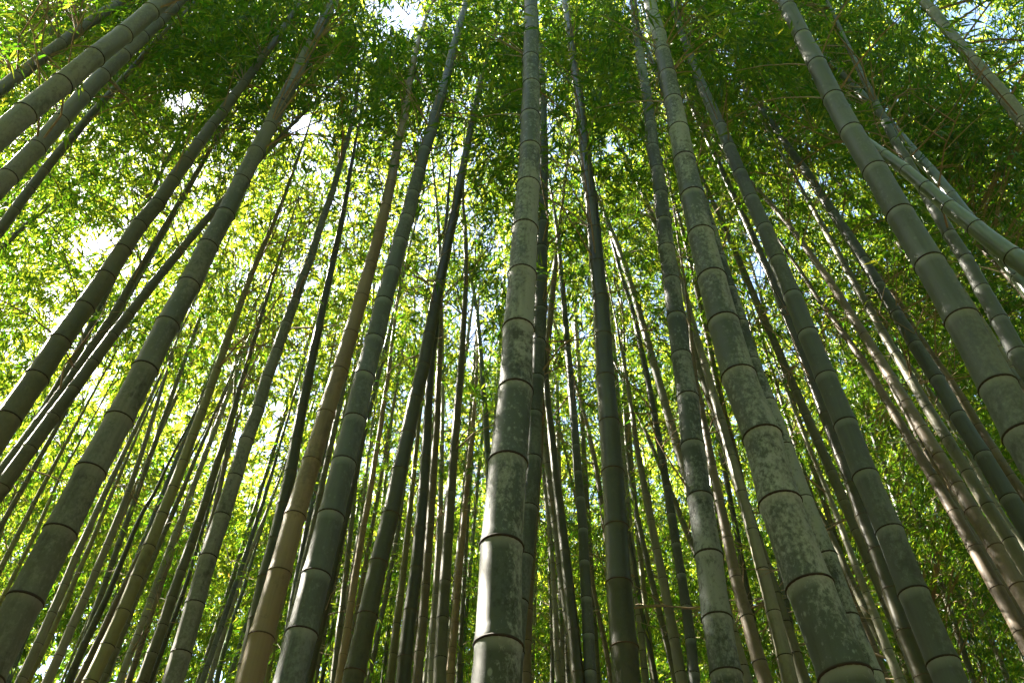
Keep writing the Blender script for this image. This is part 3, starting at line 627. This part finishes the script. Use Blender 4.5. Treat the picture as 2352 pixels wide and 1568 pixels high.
def stalk(c, origin):
    sides = 22 if c['w0'] > 58 else 16 if c['w0'] > 30 else (12 if c['w0'] > 17 else 7)
    vq = np.array(c['nz']); vP = np.concatenate([c['xy'](vq), vq[:, None]], 1); vu, vv_, vd = project(vP)
    shown = (vd > 0.2) & (vu > -350) & (vu < PW + 350) & (vv_ > -250) & (vv_ < PH + 350)
    zs, nd, rf = [], [], []
    nz = c['nz']; H = c['H']
    big = c['w0'] > 17
    zs.append(-0.25); nd.append(-0.2); rf.append(1.02)
    prev = 0.0
    for i, zn in enumerate(nz):
        if not shown[i] and i % 2: continue
        s = zn - prev
        if zn - prev > 0.17 and shown[i] and big:
            zs.append(prev + s * 0.5); nd.append(-0.5); rf.append(0.992)
        prof = ((-0.055, 0.994), (-0.014, 1.018), (0.0, 1.05), (0.014, 1.055), (0.045, 1.004)) if (big and shown[i]) else (((-0.055, 0.99), (0.0, 1.05), (0.03, 1.0)) if shown[i] else ((0.0, 1.0),))
        for dz, f in prof:
            zs.append(zn + dz); nd.append(dz if big else abs(dz) * 20); rf.append(f)
        if shown[i] and big:
            zs.append(zn + 0.062); nd.append(0.06); rf.append(1.0); zs.append(zn + 0.064); nd.append(-1.0); rf.append(1.0)
        prev = zn + 0.066
    zs.append(H); nd.append(-0.2); rf.append(0.4)
    zs = np.array(zs); o = np.argsort(zs, kind='stable'); zs = zs[o]; nd = np.array(nd)[o]; rf = np.array(rf)[o]
    XY = c['xy'](zs); R = c['rad'](zs) * rf
    P = np.concatenate([XY, zs[:, None]], 1) - np.array([origin[0], origin[1], 0])
    V, F = tube_net(P[None], R[None], sides)
    return V, F, np.repeat(nd, sides)

ORD = ['first', 'second', 'third', 'fourth', 'fifth', 'sixth', 'seventh', 'eighth', 'ninth', 'tenth', 'eleventh', 'twelfth', 'thirteenth', 'fourteenth', 'fifteenth', 'sixteenth', 'seventeenth', 'eighteenth', 'nineteenth', 'twentieth']
mains = [c for c in CULMS[:n_traced] if c['short']]
def x_at(c, y):
    P = sorted(c['pts'], key=lambda q: q[1]); ys = [q[1] for q in P]; xs = [q[0] for q in P]
    if y < ys[0]: return xs[0] + (xs[1] - xs[0]) / (ys[1] - ys[0]) * (y - ys[0])
    if y > ys[-1]: return xs[-1] + (xs[-1] - xs[-2]) / (ys[-1] - ys[-2]) * (y - ys[-1])
    return float(np.interp(y, ys, xs))
gapgroups = {}
for c in CULMS[:n_traced]:
    if c['label'] != '-': continue
    vis = [q for q in c['pts'] if -5 < q[0] < PW + 5 and q[1] < PH + 5]
    ym = max(q[1] for q in vis) - 15
    xm = x_at(c, ym)
    order = sorted(((x_at(m, ym), m['short']) for m in mains))
    lf = [s for x, s in order if x <= xm]; rt = [s for x, s in order if x > xm]
    key = (lf[-1] if lf else None, rt[0] if rt else None)
    gapgroups.setdefault(key, []).append((xm, c))
for (a, b), L_ in gapgroups.items():
    L_.sort(key=lambda q: q[0])
    for i, (xm, c) in enumerate(L_):
        where = ('between %s and %s' % (a, b)) if a and b else (('left of %s' % b) if b else ('right of %s' % a))
        size = 'thin' if c['w0'] < 17 else 'slim'
        cnt = (', %s from left,' % ORD[i]) if len(L_) > 1 else ''
        c['label'] = '%s %s culm%s %s' % (size, KINDWORD[c['kind']], cnt, where)

fargaps = {}
for c in CULMS[n_traced:]:
    zz = np.linspace(2, c['H'] - 1, 60); q = np.concatenate([c['xy'](zz), zz[:, None]], 1)
    uu, vv, dd = project(q); k = (dd > 0) & (uu > 0) & (uu < PW) & (vv > 0) & (vv < PH)
    if not k.any():
        c['label'] = 'slender far bamboo just beyond the edge of the view'; continue
    j = np.where(k)[0][0]
    order = sorted((x_at(m, vv[j]), m['short']) for m in mains)
    lf = [t for x, t in order if x <= uu[j]]; rt = [t for x, t in order if x > uu[j]]
    fargaps.setdefault((lf[-1] if lf else None, rt[0] if rt else None), []).append((uu[j], c))
for (a, b), L_ in fargaps.items():
    L_.sort(key=lambda q: q[0])
    for i, (xm, c) in enumerate(L_):
        where = ('between %s and %s' % (a, b)) if a and b else (('left of %s' % b) if b else ('right of %s' % a))
        c['label'] = 'far slender culm%s %s' % ((', %s from left,' % ORD[i]) if len(L_) > 1 else ' in leaves', where)
# side branches with twigs, a few shapes shared by all
def branch_proto(seed):
    r = np.random.default_rng(seed); lines = []; rads = []
    t = np.linspace(0, 1, 5); main = np.stack([t, 0.10 * np.sin(t * 3 + seed), 0.30 * t - 0.18 * t ** 2 + r.normal(0, .012, 5)], 1); main[0] = 0
    lines.append(main); rads.append(np.array([.0085, .007, .0055, .004, .002]))
    for k in range(4):
        a = r.uniform(.25, .85); p = np.array([np.interp(a, t, main[:, q]) for q in range(3)])
        d = np.array([r.uniform(.2, .6), r.choice([-1, 1]) * r.uniform(.3, .7), r.uniform(-.1, .5)]); d *= r.uniform(.25, .5) / np.linalg.norm(d)
        q = np.linspace(0, 1, 5)[:, None]; lines.append(p + d * q + np.array([0, 0, -.05]) * q ** 2); rads.append(np.array([.0045, .004, .003, .0025, .0012]))
    V, F = tube_net(np.array(lines), np.array(rads), 4)
    return mesh_arrays('branch', V, F, BRANCH, True)
BRANCHES = [branch_proto(k) for k in range(7)]
brnd = random.Random(21)
SPRIGS = {0: [(35, 132), (18, 150), (250, 62), (238, 96), (292, 24), (150, 68), (12, 232), (205, 150), (95, 30)], 3: [(325, 125), (338, 150), (345, 85), (300, 190)]}

n_leaf = 0
for ci, c in enumerate(CULMS):
    p0 = c['xy'](np.array([0.0]))[0]
    root = bpy.data.objects.new('bamboo', None); col.objects.link(root)
    root.empty_display_size = 0.3
    root.location = (p0[0], p0[1], 0.0)
    root['label'] = c['label']
    root['group'] = 'bamboo culms of the grove' if ci < n_traced else 'slender far bamboos deep in the grove'
    root['category'] = 'bamboo'
    V, F, nd = stalk(c, p0)
    st = add_obj('stalk', mesh_arrays('stalk', V, F, MAT[c['kind']], True, [('node_d', 'POINT', nd)]), root)
    # a ring at each node that the picture shows
    nz = np.array(c['nz']); XY = c['xy'](nz); R = c['rad'](nz); P = np.concatenate([XY, nz[:, None]], 1)
    uu, vv, dd = project(P)
    T = np.concatenate([c['xy'](nz + .05) - c['xy'](nz - .05), np.full((len(nz), 1), .1)], 1)
    for k in range(len(nz)):
        if dd[k] < 0.3 or not (-200 < uu[k] < PW + 200 and -100 < vv[k] < PH + 200): continue
        if ci >= n_traced and R[k] / dd[k] * FPX < 2.2: continue
        me = RINGS[(28 if c['w0'] > 30 else 12, 'b' if c['kind'] in ('tan', 'pink', 'dark') else 'd')]
        o = add_obj('node_ring', me, st)
        q = Vector(T[k]).to_track_quat('Z', 'Y')
        o.rotation_mode = 'QUATERNION'; o.rotation_quaternion = q
        o.location = (P[k, 0] - p0[0], P[k, 1] - p0[1], P[k, 2])
        rr = R[k] * 1.03; hh = float(np.clip(R[k] * 0.095, 0.003, 0.0078)) * random.uniform(.8, 1.15)
        if c['kind'] in ('dark', 'tan'): hh *= 0.75
        o.scale = (rr, rr, hh)
    if c['w0'] < 60 and ci < n_traced and c['pts']:
        for k in range(len(nz)):
            if not (dd[k] > .3 and 0 < uu[k] < PW and 0 < vv[k] < PH) or nz[k] < 3.0: continue
            if c['w0'] > 27 and nz[k] < 6.5: continue
            if brnd.random() > 0.06 + 0.10 * (uu[k] > 1700) * (vv[k] > 700) + 0.15 * (c['w0'] > 27): continue
            a0 = brnd.uniform(0, 6.28)
            for a in (a0, a0 + brnd.uniform(.5, 1.1)):
                o = add_obj('branch', brnd.choice(BRANCHES), root)
                o.location = (P[k, 0] - p0[0], P[k, 1] - p0[1], P[k, 2] + 0.01)
                o.rotation_euler = (brnd.uniform(-.3, .3), brnd.uniform(-.75, .1), a); sc_ = brnd.uniform(.55, 1.25); o.scale = (sc_, sc_, sc_)
    if ci in SPRIGS:
        for px_, py_ in SPRIGS[ci]:
            r_ = ray(px_, py_); hl = np.linalg.norm(r_[:2]); q = CAM + r_ * (p0[:2] @ (r_[:2] / hl)) / hl
            V, F, t = leaves_for(q[None], np.array([0.16]), 5, 4, 0.105, 0.017, 900 + int(px_), gaps=False)
            sp = add_obj('leaf_sprig', mesh_arrays('leaf_sprig', V - np.array([p0[0], p0[1], 0]), F, LEAF, False, [('tint', 'FACE', np.clip(t + .3, 0, .9))]), root)
            sp['kind'] = 'stuff'
            zt = float(q[2]) - 0.2; A = np.append(c['xy'](np.array([zt]))[0], zt)
            V, F = tube_net(np.array([[A, A * .5 + q * .5 + np.array([0, 0, .05]), q]]), np.array([[.006, .004, .0015]]), 4)
            add_obj('twig', mesh_arrays('twig', V - np.array([p0[0], p0[1], 0]), F, BRANCH), root)
    # its leaves and branches
    m = idx == ci
    if m.any():
        cen = CL[m]
        radc = np.random.default_rng(ci).uniform(0.32, 0.62, len(cen))
        tp = is_top[m]
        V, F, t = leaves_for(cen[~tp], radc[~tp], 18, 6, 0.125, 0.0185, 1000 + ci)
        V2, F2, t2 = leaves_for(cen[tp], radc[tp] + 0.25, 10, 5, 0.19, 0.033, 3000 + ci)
        F = np.concatenate([F, F2 + len(V)]); V = np.concatenate([V, V2]); t = np.concatenate([t * 0.85, np.where(t2 < .86, np.clip(t2 + .20, 0, .8), t2)])  # crown leaves tinted yellower, lower ones greener: sun and shade put into colour
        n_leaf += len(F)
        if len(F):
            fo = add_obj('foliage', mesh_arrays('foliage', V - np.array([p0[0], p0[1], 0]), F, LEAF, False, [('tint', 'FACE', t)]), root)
            fo['kind'] = 'stuff'
        a, b, _ = project(cen)
        g = (gap_field(a, b) > 0.35) & (~tp | (np.arange(len(cen)) % 3 == 0))
        cen = cen[g]
        if len(cen):
            d = np.hypot(*(c['xy'](cen[:, 2]) - cen[:, :2]).T)
            za = np.minimum(cen[:, 2] - 0.25 - 0.35 * d, c['H'] - 0.2)
            zi = np.array([nz[np.argmin(np.abs(nz - q))] for q in za])
            A = np.concatenate([c['xy'](zi), zi[:, None]], 1)
            ts = np.array([0, .3, .65, 1.0])[None, :, None]
            Bz = A[:, None] * (1 - ts) + cen[:, None] * ts
            Bz[:, 1:3, 2] += (0.10 * d)[:, None]
            Rb = np.clip(0.006 + 0.003 * d, .006, .012)[:, None] * np.array([1.0, .8, .6, .35])[None]
            V, F = tube_net(Bz, Rb, 3)
            br = add_obj('branches', mesh_arrays('branches', V - np.array([p0[0], p0[1], 0]), F, BRANCH), root)
            br['kind'] = 'stuff'
print('leaves', n_leaf)

# ------------------------------------------------------------------ the grove going on beyond the frame and far behind
def grove(name, label, pts, L0, W0, n_fan, per_fan, rad_, seed):
    V, F, t = leaves_for(pts, np.full(len(pts), rad_), n_fan, per_fan, L0, W0, seed, gaps=False)
    o = add_obj(name, mesh_arrays(name, V, F, LEAF, False, [('tint', 'FACE', t)]))
    o['kind'] = 'stuff'; o['label'] = label; o['category'] = 'foliage'
    return len(F)

# around: a ring of unseen canopy, closed behind the camera to cut sky fill
n = 9000
P = np.stack([rng.uniform(-30, 30, n), rng.uniform(-22, 26, n), rng.uniform(7.0, 15.5, n)], 1)
u, v, dep = project(P)
vis = (dep > 0) & (u > -0.2 * PW) & (u < 1.2 * PW) & (v > -0.34 * PH) & (v < 1.3 * PH)
opening = (P[:, 2] > 99) & (np.abs(P[:, 1] + 3.0 - 0.25 * P[:, 0]) < 2.2) & (P[:, 0] < 0.0)      # strip for letting in sky light, kept shut by the height test
P = P[~vis & ~opening & (np.hypot(P[:, 0], P[:, 1]) < 30)]
k1 = grove('surrounding_canopy', 'bamboo canopy continuing around and beyond the edges of the view', P, 0.65, 0.165, 5, 4, 0.85, 71)
n = 3600
P = canopy(n, 24.0, 36.0, -50, 50, lambda m, r: rng.uniform(5.0, 21.0, m))
n = 2600
aa = rng.uniform(0, 2 * math.pi, n); ra = rng.uniform(26, 36, n)
P2 = np.stack([ra * np.sin(aa), ra * np.cos(aa), rng.uniform(0.4, 9.5, n)], 1)  # added leaf wall that blocks low sky light under the canopy
k3 = grove('added_leaf_screen', 'added ring of leaves far all around, blocking low sky light', P2, 1.1, 0.3, 4, 4, 1.2, 73)
k2 = grove('distant_canopy', 'mass of bamboo leaves far behind the visible culms', P, 0.30, 0.066, 9, 4, 0.9, 72)
print('grove leaves', k1, k2)
